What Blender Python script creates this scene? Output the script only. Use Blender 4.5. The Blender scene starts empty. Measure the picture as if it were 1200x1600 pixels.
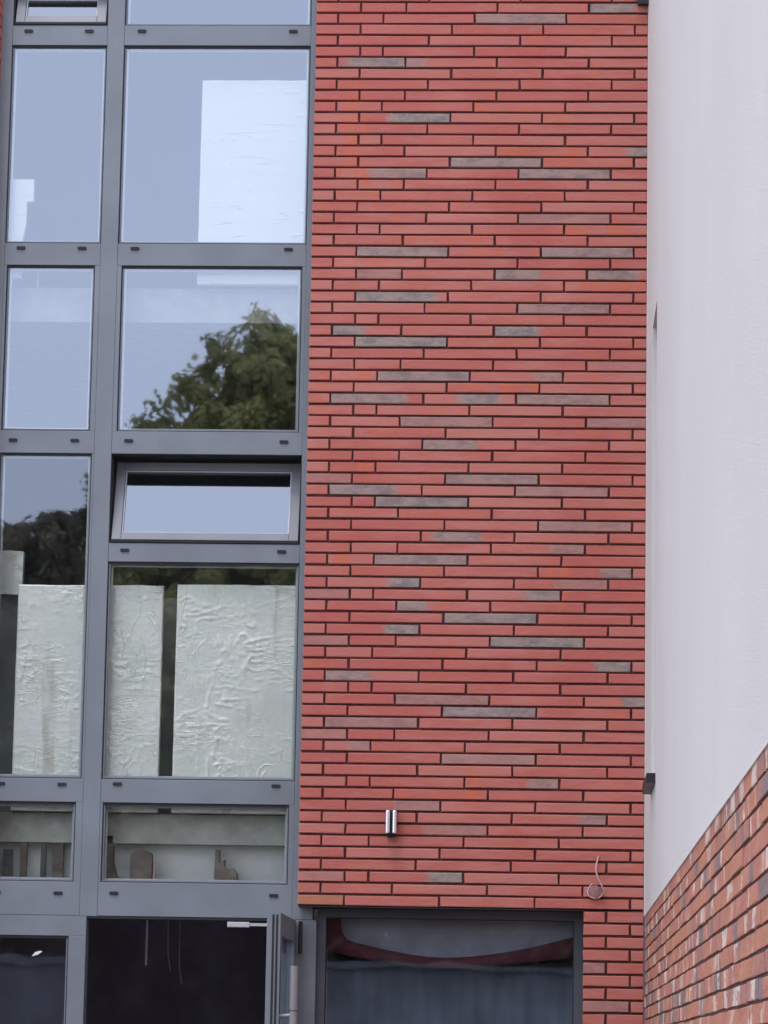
import bpy, math, random
from mathutils import Vector, Matrix, noise as mnoise

random.seed(7)
scene = bpy.context.scene
C = bpy.data.collections.new('place'); scene.collection.children.link(C)
rad = math.radians

# ------------------------------------------------------------------ camera
# metric world: X right along the brick facade (its face is y = 0), Y into the building, Z up
cam_d = bpy.data.cameras.new('camera'); cam = bpy.data.objects.new('camera', cam_d); C.objects.link(cam)
cam_d.sensor_fit = 'VERTICAL'; cam_d.sensor_height = 24.0
cam_d.lens = 5176.63 / 1600 * 24.0
cam_d.clip_start = 0.1; cam_d.clip_end = 1500
yaw, pitch, roll = -0.0503436, 0.1625068, 0.0175154
fw = Vector((math.sin(yaw) * math.cos(pitch), math.cos(yaw) * math.cos(pitch), math.sin(pitch)))
rt = Vector((math.cos(yaw), -math.sin(yaw), 0)); up = rt.cross(fw)
r2 = math.cos(roll) * rt + math.sin(roll) * up
u2 = -math.sin(roll) * rt + math.cos(roll) * up
m = Matrix((r2, u2, -fw)).transposed().to_4x4(); m.translation = Vector((1.05486, -17.4743, 1.6))
cam.matrix_world = m
scene.camera = cam

# ------------------------------------------------------------------ world, sun, exposure
SUN_EL, SUN_AZ = 66, 206          # azimuth clockwise from +Y (into the building)
w = bpy.data.worlds.new('World'); scene.world = w; w.use_nodes = True
nt = w.node_tree; nt.nodes.clear()
sky = nt.nodes.new('ShaderNodeTexSky'); sky.sky_type = 'NISHITA'; sky.sun_disc = False
sky.sun_elevation = rad(SUN_EL); sky.sun_rotation = rad(SUN_AZ)
sky.air_density = 1.0; sky.dust_density = 1.2; sky.ozone_density = 3.0
hs = nt.nodes.new('ShaderNodeHueSaturation'); hs.inputs['Saturation'].default_value = 0.9
bg = nt.nodes.new('ShaderNodeBackground'); bg.inputs['Strength'].default_value = 0.15
wo = nt.nodes.new('ShaderNodeOutputWorld')
# thin even overcast over the clear sky
tc = nt.nodes.new('ShaderNodeTexCoord'); cn = nt.nodes.new('ShaderNodeTexNoise'); cn.inputs['Scale'].default_value = 2.2; cn.inputs['Detail'].default_value = 4
cr = nt.nodes.new('ShaderNodeMix'); cr.data_type = 'RGBA'; cr.inputs[6].default_value = (8.9, 9.2, 10.7, 1); cr.inputs[7].default_value = (10.1, 10.3, 11.7, 1)
cm = nt.nodes.new('ShaderNodeMix'); cm.data_type = 'RGBA'; cm.inputs[0].default_value = 0.75
nt.links.new(tc.outputs['Generated'], cn.inputs['Vector']); nt.links.new(cn.outputs[0], cr.inputs[0])
nt.links.new(sky.outputs[0], hs.inputs['Color']); nt.links.new(hs.outputs[0], cm.inputs[6]); nt.links.new(cr.outputs[2], cm.inputs[7])
nt.links.new(cm.outputs[2], bg.inputs['Color'])
nt.links.new(bg.outputs[0], wo.inputs['Surface'])

sd = bpy.data.lights.new('sun', 'SUN'); sd.energy = 0.8; sd.angle = rad(18); sd.color = (1.0, 0.95, 0.9)
so = bpy.data.objects.new('sun', sd); C.objects.link(so)
sdir = Vector((math.sin(rad(SUN_AZ)) * math.cos(rad(SUN_EL)), math.cos(rad(SUN_AZ)) * math.cos(rad(SUN_EL)), math.sin(rad(SUN_EL))))
so.rotation_euler = sdir.to_track_quat('Z', 'Y').to_euler(); so.location = sdir * 60

vs = scene.view_settings
vs.view_transform = 'Standard'; vs.look = 'None'; vs.gamma = 1.0; vs.use_curve_mapping = False
vs.exposure = 0.40
scene.render.engine = 'CYCLES'
scene.cycles.max_bounces = 8; scene.cycles.transparent_max_bounces = 12
scene.cycles.caustics_reflective = False; scene.cycles.caustics_refractive = False

# ------------------------------------------------------------------ material helpers
class Mat:
    def __init__(s, name, rough=0.6, spec=0.5, metal=0.0):
        s.m = bpy.data.materials.new(name); s.m.use_nodes = True
        s.nt = s.m.node_tree; s.b = s.nt.nodes['Principled BSDF']
        s.b.inputs['Roughness'].default_value = rough
        s.b.inputs['Specular IOR Level'].default_value = spec
        s.b.inputs['Metallic'].default_value = metal
    def n(s, t, **kw):
        nd = s.nt.nodes.new(t)
        for k, v in kw.items():
            if hasattr(nd, k): setattr(nd, k, v)
        return nd
    def set(s, nd, k, v):
        if hasattr(v, 'node') or isinstance(v, bpy.types.NodeSocket): s.nt.links.new(v, nd.inputs[k])
        else: nd.inputs[k].default_value = v
    def pos(s): return s.n('ShaderNodeNewGeometry').outputs['Position']
    def objco(s): return s.n('ShaderNodeTexCoord').outputs['Object']
    def mapped(s, vec, scale, loc=(0, 0, 0)):
        mp = s.n('ShaderNodeMapping'); s.set(mp, 'Vector', vec)
        mp.inputs['Scale'].default_value = scale; mp.inputs['Location'].default_value = loc
        return mp.outputs[0]
    def noise(s, vec, scale=5, detail=3, rough=0.5, dist=0.0):
        nd = s.n('ShaderNodeTexNoise'); s.set(nd, 'Vector', vec)
        nd.inputs['Scale'].default_value = scale; nd.inputs['Detail'].default_value = detail
        nd.inputs['Roughness'].default_value = rough; nd.inputs['Distortion'].default_value = dist
        return nd.outputs[0]
    def ramp(s, v, a, b, lo=0.0, hi=1.0):
        nd = s.n('ShaderNodeMapRange'); s.set(nd, 'Value', v)
        nd.inputs['From Min'].default_value = a; nd.inputs['From Max'].default_value = b
        nd.inputs['To Min'].default_value = lo; nd.inputs['To Max'].default_value = hi
        nd.interpolation_type = 'SMOOTHSTEP'
        return nd.outputs[0]
    def math(s, op, a, b=0.0, c=0.0):
        nd = s.n('ShaderNodeMath', operation=op)
        for i, v in enumerate((a, b, c)):
            if isinstance(v, bpy.types.NodeSocket): s.nt.links.new(v, nd.inputs[i])
            else: nd.inputs[i].default_value = v
        return nd.outputs[0]
    def mix(s, f, a, b):
        nd = s.n('ShaderNodeMix'); nd.data_type = 'RGBA'
        for i, v in ((0, f), (6, a), (7, b)):
            if isinstance(v, bpy.types.NodeSocket): s.nt.links.new(v, nd.inputs[i])
            else: nd.inputs[i].default_value = v if i == 0 else (*v, 1)
        return nd.outputs[2]
    def attr(s, name):
        nd = s.n('ShaderNodeAttribute'); nd.attribute_type = 'OBJECT'; nd.attribute_name = name
        return nd.outputs['Fac']
    def color(s, v):
        if isinstance(v, bpy.types.NodeSocket): s.nt.links.new(v, s.b.inputs['Base Color'])
        else: s.b.inputs['Base Color'].default_value = (*v, 1)
    def bump(s, h, strength=0.3, dist=0.01):
        nd = s.n('ShaderNodeBump'); s.set(nd, 'Height', h)
        nd.inputs['Strength'].default_value = strength; nd.inputs['Distance'].default_value = dist
        s.nt.links.new(nd.outputs[0], s.b.inputs['Normal'])

def plain(name, col, rough=0.6, metal=0.0, var=0.12, scale=6, bump=0.1, spec=0.5):
    M = Mat(name, rough, spec, metal)
    nz = M.noise(M.pos(), scale, 4, 0.6)
    lo = tuple(max(0, c * (1 - var)) for c in col); hi = tuple(min(1, c * (1 + var)) for c in col)
    M.color(M.mix(M.ramp(nz, 0.3, 0.7), lo, hi))
    if bump: M.bump(M.noise(M.pos(), scale * 12, 3, 0.6), bump, 0.003)
    return M.m

def make_brick_mat():
    M = Mat('facade_brick', 0.82, 0.3)
    P = M.pos(); O = M.objco()
    rnd = M.n('ShaderNodeObjectInfo').outputs['Random']
    isl = M.n('ShaderNodeNewGeometry').outputs['Random Per Island']
    rr = M.math('FRACT', M.math('ADD', M.math('MULTIPLY', rnd, 3.7), isl))
    n1 = M.noise(M.mapped(P, (3.0, 3.0, 14.0)), 1.6, 3, 0.6)
    col = M.mix(M.ramp(n1, 0.35, 0.65), (0.500, 0.136, 0.108), (0.545, 0.182, 0.150))
    col = M.mix(M.ramp(M.noise(M.mapped(P, (1.3, 1, 0.8), (5, 0, 2)), 1.1, 3, 0.6), 0.44, 0.62, 0, 0.7), col, (0.47, 0.102, 0.085))
    col = M.mix(M.ramp(rr, 0.45, 1.0, 0, 0.5), col, (0.56, 0.225, 0.185))
    col = M.mix(M.ramp(rr, 0.25, 0.0, 0, 0.5), col, (0.50, 0.130, 0.105))
    # orange fire marks: taller than one course, run over neighbours
    n2 = M.noise(M.mapped(P, (3.6, 3.0, 1.3), (3.1, 0, 8.4)), 1.5, 3, 0.6)
    om = M.math('ADD', M.math('MULTIPLY', M.ramp(n2, 0.54, 0.74), 0.7), M.math('MULTIPLY', M.attr('orange'), M.ramp(M.noise(M.mapped(P, (9, 6, 4)), 1.3, 3), 0.42, 0.62)))
    col = M.mix(M.math('MINIMUM', M.math('MULTIPLY', om, 0.85), 0.75), col, (0.60, 0.145, 0.070))
    # grey ash patches on single bricks
    sx = M.n('ShaderNodeSeparateXYZ'); M.set(sx, 'Vector', O)
    wob = M.math('MULTIPLY', M.math('SUBTRACT', M.noise(M.mapped(P, (14, 14, 40)), 1.0, 4, 0.7), 0.5), 0.16)
    dx = M.math('ABSOLUTE', M.math('ADD', M.math('SUBTRACT', sx.outputs[0], M.attr('gpos')), wob))
    gm = M.math('SUBTRACT', 1.0, M.ramp(M.math('SUBTRACT', dx, M.attr('gwid')), -0.035, 0.02))
    blot = M.noise(M.mapped(P, (8, 8, 17), (5, 1, 2)), 1.3, 4, 0.7)
    gm = M.math('MULTIPLY', M.math('MULTIPLY', gm, M.attr('gray')), M.ramp(blot, 0.15, 0.5, 0.55, 1.0))
    gcol = M.mix(M.ramp(blot, 0.40, 0.66), (0.33, 0.28, 0.25), (0.19, 0.18, 0.185))
    gcol = M.mix(M.math('MULTIPLY', M.ramp(M.noise(M.mapped(P, (11, 11, 22), (1, 4, 2)), 1.6, 4, 0.7), 0.5, 0.7), 0.5), gcol, (0.42, 0.37, 0.33))
    col = M.mix(gm, col, gcol)
    # faint mauve ash everywhere, sandy speckle
    n4 = M.noise(M.mapped(P, (5, 5, 24), (8, 2, 5)), 1.2, 3, 0.6)
    col = M.mix(M.ramp(n4, 0.58, 0.75, 0, 0.45), col, (0.42, 0.23, 0.215))
    fine = M.noise(P, 220, 2, 0.7)
    col = M.mix(M.ramp(fine, 0.35, 0.7, 0.0, 0.22), col, (0.60, 0.30, 0.25))
    col = M.mix(M.attr('yellow'), col, (0.44, 0.20, 0.10))
    M.color(col)
    hn = M.math('ADD', M.math('MULTIPLY', M.noise(M.mapped(P, (25, 25, 120)), 1, 3), 0.6), M.math('MULTIPLY', fine, 0.5))
    M.bump(hn, 0.8, 0.005)
    return M.m

def make_side_brick_mat():
    M = Mat('side_brick', 0.85, 0.3)
    P = M.pos()
    rnd = M.n('ShaderNodeObjectInfo').outputs['Random']
    isl = M.n('ShaderNodeNewGeometry').outputs['Random Per Island']
    rr = M.math('FRACT', M.math('ADD', M.math('MULTIPLY', rnd, 5.3), isl))
    n1 = M.noise(M.mapped(P, (3, 2.2, 12)), 1.5, 3, 0.6)
    col = M.mix(M.ramp(n1, 0.35, 0.65), (0.46, 0.170, 0.120), (0.52, 0.215, 0.155))
    col = M.mix(M.ramp(rr, 0.60, 0.75, 0, 0.4), col, (0.50, 0.20, 0.12))
    col = M.mix(M.ramp(rr, 0.3, 0.2, 0, 0.7), col, (0.34, 0.16, 0.145))
    # burnt and cream stretches: each keeps to one course, its ends ragged
    sx = M.n('ShaderNodeSeparateXYZ'); M.set(sx, 'Vector', P)
    ri = M.math('FLOOR', M.math('DIVIDE', M.math('SUBTRACT', 2.343, sx.outputs[2]), 0.0598))
    yy = M.math('ADD', sx.outputs[1], M.math('MULTIPLY', M.math('SUBTRACT', M.noise(M.mapped(P, (1, 14, 30)), 1, 3, 0.6), 0.5), 0.10))
    cv = M.n('ShaderNodeCombineXYZ'); M.set(cv, 'X', M.math('MULTIPLY', yy, 1.0)); M.set(cv, 'Y', M.math('MULTIPLY', ri, 7.31))
    g = M.noise(M.mapped(cv.outputs[0], (2.1, 1, 1), (3, 5, 1)), 1.0, 1, 0.5)
    col = M.mix(M.ramp(g, 0.59, 0.63, 0, 0.85), col, (0.20, 0.165, 0.17))
    c1 = M.noise(M.mapped(cv.outputs[0], (3.4, 1, 1), (9, 2.4, 7)), 1.0, 2, 0.5)
    cmk = M.math('MULTIPLY', M.ramp(c1, 0.555, 0.60), M.ramp(M.noise(M.mapped(P, (8, 5, 18)), 1, 3, 0.65), 0.42, 0.52, 0.15, 0.95))
    col = M.mix(cmk, col, (0.70, 0.57, 0.49))
    o2 = M.noise(M.mapped(cv.outputs[0], (1.2, 1, 1), (2, 8.4, 3)), 1.0, 1, 0.5)
    col = M.mix(M.ramp(o2, 0.52, 0.62, 0, 0.5), col, (0.52, 0.22, 0.12))
    col = M.mix(M.ramp(M.noise(P, 160, 2), 0.35, 0.7, 0, 0.2), col, (0.5, 0.3, 0.25))
    M.color(col)
    M.bump(M.noise(M.mapped(P, (20, 20, 60)), 1, 4), 0.6, 0.006)
    return M.m

def make_glass(name='window_glass', ior=3.4, tint=(0.97, 0.985, 0.98), wave=0.5, rcol=(0.74, 0.84, 1.0)):
    m = bpy.data.materials.new(name); m.use_nodes = True
    t = m.node_tree; t.nodes.clear()
    out = t.nodes.new('ShaderNodeOutputMaterial'); mx = t.nodes.new('ShaderNodeMixShader')
    tr = t.nodes.new('ShaderNodeBsdfTransparent'); tr.inputs[0].default_value = (*tint, 1)
    gl = t.nodes.new('ShaderNodeBsdfGlossy'); gl.inputs['Roughness'].default_value = 0.014; gl.inputs['Color'].default_value = (*rcol, 1)
    fr = t.nodes.new('ShaderNodeFresnel'); fr.inputs[0].default_value = ior
    geo = t.nodes.new('ShaderNodeNewGeometry')
    inv = t.nodes.new('ShaderNodeMath'); inv.operation = 'SUBTRACT'; inv.inputs[0].default_value = 1
    t.links.new(geo.outputs['Backfacing'], inv.inputs[1])
    ml = t.nodes.new('ShaderNodeMath'); ml.operation = 'MULTIPLY'
    t.links.new(fr.outputs[0], ml.inputs[0]); t.links.new(inv.outputs[0], ml.inputs[1])
    nz = t.nodes.new('ShaderNodeTexNoise'); nz.inputs['Scale'].default_value = 1.6; nz.inputs['Detail'].default_value = 2
    t.links.new(geo.outputs['Position'], nz.inputs['Vector'])
    bp = t.nodes.new('ShaderNodeBump'); bp.inputs['Strength'].default_value = wave; bp.inputs['Distance'].default_value = 0.0015
    t.links.new(nz.outputs[0], bp.inputs['Height']); t.links.new(bp.outputs[0], gl.inputs['Normal'])
    t.links.new(ml.outputs[0], mx.inputs[0]); t.links.new(tr.outputs[0], mx.inputs[1]); t.links.new(gl.outputs[0], mx.inputs[2])
    t.links.new(mx.outputs[0], out.inputs[0])
    return m

def make_foil():
    M = Mat('foil_insulation', 0.33, 0.5, 0.2)
    P = M.pos()
    n = M.noise(M.mapped(P, (1.2, 1, 2.6)), 2.2, 3, 0.6)
    col = M.mix(M.ramp(n, 0.35, 0.65), (0.86, 0.905, 0.85), (0.93, 0.955, 0.93))
    st = M.noise(M.mapped(P, (9, 1, 1.1), (2.3, 0, 0)), 1.0, 3, 0.6)
    col = M.mix(M.ramp(st, 0.58, 0.76, 0, 0.55), col, (0.46, 0.42, 0.36))
    M.color(col)
    cr1 = M.math('ABSOLUTE', M.math('SUBTRACT', M.noise(M.mapped(P, (3.2, 2, 13)), 1.0, 4, 0.62, 1.2), 0.5))
    cr2 = M.math('ABSOLUTE', M.math('SUBTRACT', M.noise(M.mapped(P, (9, 2, 2.2), (4, 1, 7)), 1.0, 3, 0.6, 0.9), 0.5))
    k1 = M.ramp(cr1, 0.0, 0.035, 1.0, 0.0); k2 = M.math('MULTIPLY', M.ramp(cr2, 0.0, 0.02, 1.0, 0.0), M.ramp(M.noise(P, 2.3, 2), 0.5, 0.6))
    k1 = M.math('MULTIPLY', k1, M.ramp(M.noise(M.mapped(P, (2, 1, 2.6), (7, 0, 0)), 1.6, 2), 0.46, 0.6))
    hh = M.math('ADD', M.math('ADD', k1, k2), M.math('MULTIPLY', M.noise(M.mapped(P, (20, 8, 40)), 1.0, 3, 0.6, 0.6), 0.6))
    M.bump(hh, 0.55, 0.005)
    return M.m

def make_render_mat():
    M = Mat('white_render', 0.85, 0.25)
    P = M.pos()
    n = M.noise(P, 0.7, 4, 0.6)
    col = M.mix(M.ramp(n, 0.3, 0.7), (0.695, 0.665, 0.65), (0.725, 0.695, 0.68))
    stk = M.noise(M.mapped(P, (3, 1.2, 1.2)), 1.0, 5, 0.65)
    col = M.mix(M.ramp(stk, 0.55, 0.8, 0, 0.05), col, (0.66, 0.66, 0.67))
    M.color(col)
    gr = M.noise(P, 140, 3, 0.7)
    col = M.mix(M.ramp(gr, 0.35, 0.7, 0.0, 0.16), col, (0.50, 0.49, 0.49)); M.color(col)
    h = M.math('ADD', gr, M.math('MULTIPLY', M.noise(P, 9, 3), 0.3))
    M.bump(h, 0.6, 0.006)
    return M.m

MT = {}
MT['brick'] = make_brick_mat(); MT['side'] = make_side_brick_mat()
MT['mortar'] = plain('dark_mortar', (0.105, 0.036, 0.037), 0.95, 0, 0.3, 30, 0.4)
MT['mortar2'] = plain('side_mortar', (0.10, 0.055, 0.052), 0.95, 0, 0.3, 25, 0.4)
MT['frame'] = plain('grey_aluminium', (0.200, 0.226, 0.260), 0.42, 0.0, 0.08, 3, 0.04)
MT['sash'] = plain('sash_aluminium', (0.225, 0.235, 0.265), 0.42, 0.0, 0.08, 3, 0.04)
MT['darkframe'] = plain('dark_aluminium', (0.075, 0.08, 0.098), 0.5, 0.0, 0.12, 4, 0.04)
MT['gasket'] = plain('black_gasket', (0.016, 0.017, 0.022), 0.7, 0, 0.2, 20, 0)
MT['spacer'] = plain('pale_spacer', (0.55, 0.58, 0.66), 0.5, 0.0, 0.05, 20, 0)
MT['glass'] = make_glass()
MT['glass_mid'] = make_glass('middle_window_glass', 2.6, (.98, .99, .98))
MT['glass_low'] = make_glass('lower_window_glass', 2.0, (0.9, 0.93, 0.96), 0.6)
MT['foil'] = make_foil(); MT['render'] = make_render_mat()
def board_mat():
    M = Mat('white_board', 0.55, 0.4)
    P = M.pos()
    ln = M.math('ABSOLUTE', M.math('SUBTRACT', M.noise(M.mapped(P, (0.6, 1, 9)), 1.0, 3, 0.6, 0.2), 0.5))
    cr = M.math('MULTIPLY', M.ramp(ln, 0.0, 0.012, 1.0, 0.0), M.ramp(M.noise(M.mapped(P, (4, 1, 3)), 1, 2), 0.45, 0.6))
    M.color(M.mix(M.math('MULTIPLY', cr, 0.45), M.mix(M.noise(P, 2, 3), (0.80, 0.84, 0.82), (0.88, 0.90, 0.88)), (0.45, 0.47, 0.46)))
    M.bump(M.math('ADD', cr, M.math('MULTIPLY', M.noise(M.mapped(P, (5, 3, 22)), 1, 4), 0.8)), 0.5, 0.006)
    return M.m
MT['board'] = board_mat()
MT['greyboard'] = plain('grey_board', (0.30, 0.33, 0.33), 0.8, 0, 0.15, 3, 0.1)
MT['concrete'] = plain('concrete', (0.52, 0.54, 0.50), 0.9, 0, 0.18, 5, 0.4)
MT['slab'] = plain('slab_edge_strip', (0.44, 0.44, 0.43), 0.9, 0, 0.12, 9, 0.4)
MT['plaster'] = plain('grey_plaster', (0.32, 0.34, 0.37), 0.9, 0, 0.06, 2, 0.1)
MT['dark'] = plain('dark_room', (0.50, 0.45, 0.53), 0.9, 0, 0.2, 3, 0.1)
MT['black'] = plain('black_metal', (0.012, 0.012, 0.016), 0.45, 0, 0.2, 8, 0.1)
MT['chrome'] = plain('polished_steel', (0.93, 0.90, 0.92), 0.30, 1.0, 0.03, 8, 0)
MT['steel'] = plain('brushed_steel', (0.36, 0.37, 0.40), 0.45, 0.4, 0.06, 8, 0.05)
MT['cable'] = plain('cable', (0.52, 0.36, 0.34), 0.55, 0, 0.05, 8, 0)
MT['disc'] = plain('cable_cap', (0.34, 0.19, 0.18), 0.6, 0, 0.12, 40, 0.2)
MT['brown'] = plain('brown_card', (0.20, 0.165, 0.15), 0.9, 0, 0.25, 14, 0.3)  # brown of the reflection shapes modelled in the low panes
MT['red'] = plain('dark_red_fabric', (0.14, 0.035, 0.045), 0.85, 0, 0.2, 7, 0.2)  # red of the reflection modelled behind the lower window
MT['blind'] = plain('pale_grey_sheet', (0.42, 0.43, 0.46), 0.85, 0, 0.15, 5, 0.1)  # pale part of that modelled reflection, and the faint cables
MT['curtain'] = plain('blue_grey_curtain', (0.12, 0.13, 0.15), 0.85, 0, 0.2, 4, 0.1)  # blue grey part of the same modelled reflection
MT['white'] = plain('white_metal', (0.72, 0.70, 0.70), 0.45, 0, 0.05, 9, 0)
def leaf_mat(name, col):
    M = Mat(name, 0.55, 0.4)
    c = M.mix(M.ramp(M.noise(M.pos(), 0.8, 3, 0.6), 0.35, 0.65), tuple(x * .6 for x in col), tuple(min(1, x * 1.5) for x in col))
    M.color(c)
    tl = M.n('ShaderNodeBsdfTranslucent'); M.nt.links.new(c, tl.inputs[0])
    mx = M.n('ShaderNodeMixShader'); mx.inputs[0].default_value = .45
    out = [n for n in M.nt.nodes if n.type == 'OUTPUT_MATERIAL'][0]
    M.nt.links.new(M.b.outputs[0], mx.inputs[1]); M.nt.links.new(tl.outputs[0], mx.inputs[2]); M.nt.links.new(mx.outputs[0], out.inputs[0])
    return M.m
MT['arm'] = plain('grey_white_metal', (0.50, 0.49, 0.50), 0.5, 0, 0.05, 9, 0)
MT['leafA'] = leaf_mat('olive_leaves', (0.34, 0.33, 0.12))
MT['leafB'] = leaf_mat('brown_green_leaves', (0.22, 0.19, 0.12))
MT['bark'] = plain('bark', (0.09, 0.065, 0.045), 0.95, 0, 0.3, 6, 0.6)
MT['paving'] = plain('paving', (0.17, 0.165, 0.155), 0.9, 0, 0.2, 1.5, 0.4)
MT['wall_pale'] = plain('pale_house_wall', (0.55, 0.55, 0.55), 0.9, 0, 0.08, 1, 0.2)
MT['roof'] = plain('slate_roof', (0.10, 0.10, 0.11), 0.8, 0, 0.2, 3, 0.3)
MT['gardenwall'] = plain('grey_garden_wall', (0.30, 0.31, 0.33), 0.9, 0, 0.25, 2, 0.4)

# ------------------------------------------------------------------ mesh helpers
def link(name, me, mat=None, parent=None, loc=None):
    o = bpy.data.objects.new(name, me); C.objects.link(o)
    if mat is not None and not me.materials: me.materials.append(mat)
    if parent: o.parent = parent
    if loc is not None: o.location = loc
    return o
def tag(o, label=None, cat=None, group=None, kind=None):
    if label: o['label'] = label
    if cat: o['category'] = cat
    if group: o['group'] = group
    if kind: o['kind'] = kind
    return o
def empty(name, loc, label=None, cat=None, group=None):
    o = bpy.data.objects.new(name, None); C.objects.link(o); o.location = loc; o.empty_display_size = 0.1
    bpy.context.view_layer.update
    return tag(o, label, cat, group)
class MB:
    def __init__(s): s.v = []; s.f = []
    def box(s, x0, x1, y0, y1, z0, z1, bev=0.0):
        """box; with bev > 0 the front (-y) edges are chamfered"""
        b = len(s.v)
        if bev <= 0:
            s.v += [(x0, y0, z0), (x1, y0, z0), (x1, y0, z1), (x0, y0, z1), (x0, y1, z0), (x1, y1, z0), (x1, y1, z1), (x0, y1, z1)]
            s.f += [tuple(b + i for i in q) for q in ((0, 1, 2, 3), (5, 4, 7, 6), (4, 0, 3, 7), (1, 5, 6, 2), (3, 2, 6, 7), (4, 5, 1, 0))]
        else:
            e = bev
            s.v += [(x0 + e, y0, z0 + e), (x1 - e, y0, z0 + e), (x1 - e, y0, z1 - e), (x0 + e, y0, z1 - e),
                    (x0, y0 + e, z0), (x1, y0 + e, z0), (x1, y0 + e, z1), (x0, y0 + e, z1),
                    (x0, y1, z0), (x1, y1, z0), (x1, y1, z1), (x0, y1, z1)]
            s.f += [tuple(b + i for i in q) for q in ((0, 1, 2, 3), (4, 5, 1, 0), (5, 6, 2, 1), (6, 7, 3, 2), (7, 4, 0, 3),
                    (8, 9, 5, 4), (9, 10, 6, 5), (10, 11, 7, 6), (11, 8, 4, 7), (9, 8, 11, 10))]
        return s
    def tube(s, pts, r, n=10, caps=True):
        pts = [Vector(p) for p in pts]; b = len(s.v)
        for i, p in enumerate(pts):
            d = (pts[min(i + 1, len(pts) - 1)] - pts[max(i - 1, 0)]).normalized()
            a = d.cross(Vector((0.13, 0.97, 0.2))).normalized(); c = d.cross(a)
            rr = r[i] if isinstance(r, (list, tuple)) else r
            for k in range(n):
                t = 2 * math.pi * k / n
                s.v.append(tuple(p + rr * (math.cos(t) * a + math.sin(t) * c)))
        for i in range(len(pts) - 1):
            for k in range(n):
                k2 = (k + 1) % n
                s.f.append((b + i * n + k, b + i * n + k2, b + (i + 1) * n + k2, b + (i + 1) * n + k))
        if caps:
            s.f.append(tuple(b + k for k in reversed(range(n)))); e = b + (len(pts) - 1) * n
            s.f.append(tuple(e + k for k in range(n)))
        return s
    def prism(s, poly, y0, y1):
        """polygon in XZ (counter-clockwise seen from -y) extruded in y"""
        b = len(s.v); n = len(poly)
        s.v += [(x, y0, z) for x, z in poly] + [(x, y1, z) for x, z in poly]
        s.f.append(tuple(b + i for i in range(n))); s.f.append(tuple(b + n + i for i in reversed(range(n))))
        for i in range(n):
            j = (i + 1) % n; s.f.append((b + i, b + n + i, b + n + j, b + j))
        return s
    def mesh(s, name, smooth=False):
        me = bpy.data.meshes.new(name); me.from_pydata(s.v, [], s.f); me.update()
        if smooth:
            for p in me.polygons: p.use_smooth = True
        return me
    def build(s, name, mat, parent=None, smooth=False):
        """coordinates are world ones; a child is shifted by its (unrotated) ancestors"""
        off = Vector((0, 0, 0)); q = parent
        while q is not None: off += Vector(q.location); q = q.parent
        if off.length > 0: s.v = [tuple(Vector(p) - off) for p in s.v]
        return link(name, s.mesh(name, smooth), mat, parent)
def frame_ring(mb, x0, x1, z0, z1, t, y0, y1, tb=None, tt=None):
    tb = t if tb is None else tb; tt = t if tt is None else tt
    mb.box(x0, x0 + t, y0, y1, z0, z1); mb.box(x1 - t, x1, y0, y1, z0, z1)
    mb.box(x0 + t, x1 - t, y0, y1, z0, z0 + tb); mb.box(x0 + t, x1 - t, y0, y1, z1 - tt, z1)
    return mb

# ------------------------------------------------------------------ ground
g = MB(); g.v = [(-300, -300, 0), (300, -300, 0), (300, 300, 0), (-300, 300, 0)]; g.f = [(0, 1, 2, 3)]
tag(g.build('ground', MT['paving']), kind='structure')

# ------------------------------------------------------------------ facade brick wall (long slim bricks)
Q, PZ, JT = 0.125, 0.0625, 0.0120
ZB = 2.40                                           # centre of the lowest course above the soffit (row 78)
PAT = [[0, 2, 6, 10], [-1, 1, 5, 9], [0, 4, 8, 12], [-1, 3, 7, 11], [0, 1, 5, 9], [-1, 2, 6, 10], [0, 4, 8, 12], [-1, 3, 7, 11]]
XL, XR = -0.245, 1.571
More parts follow.
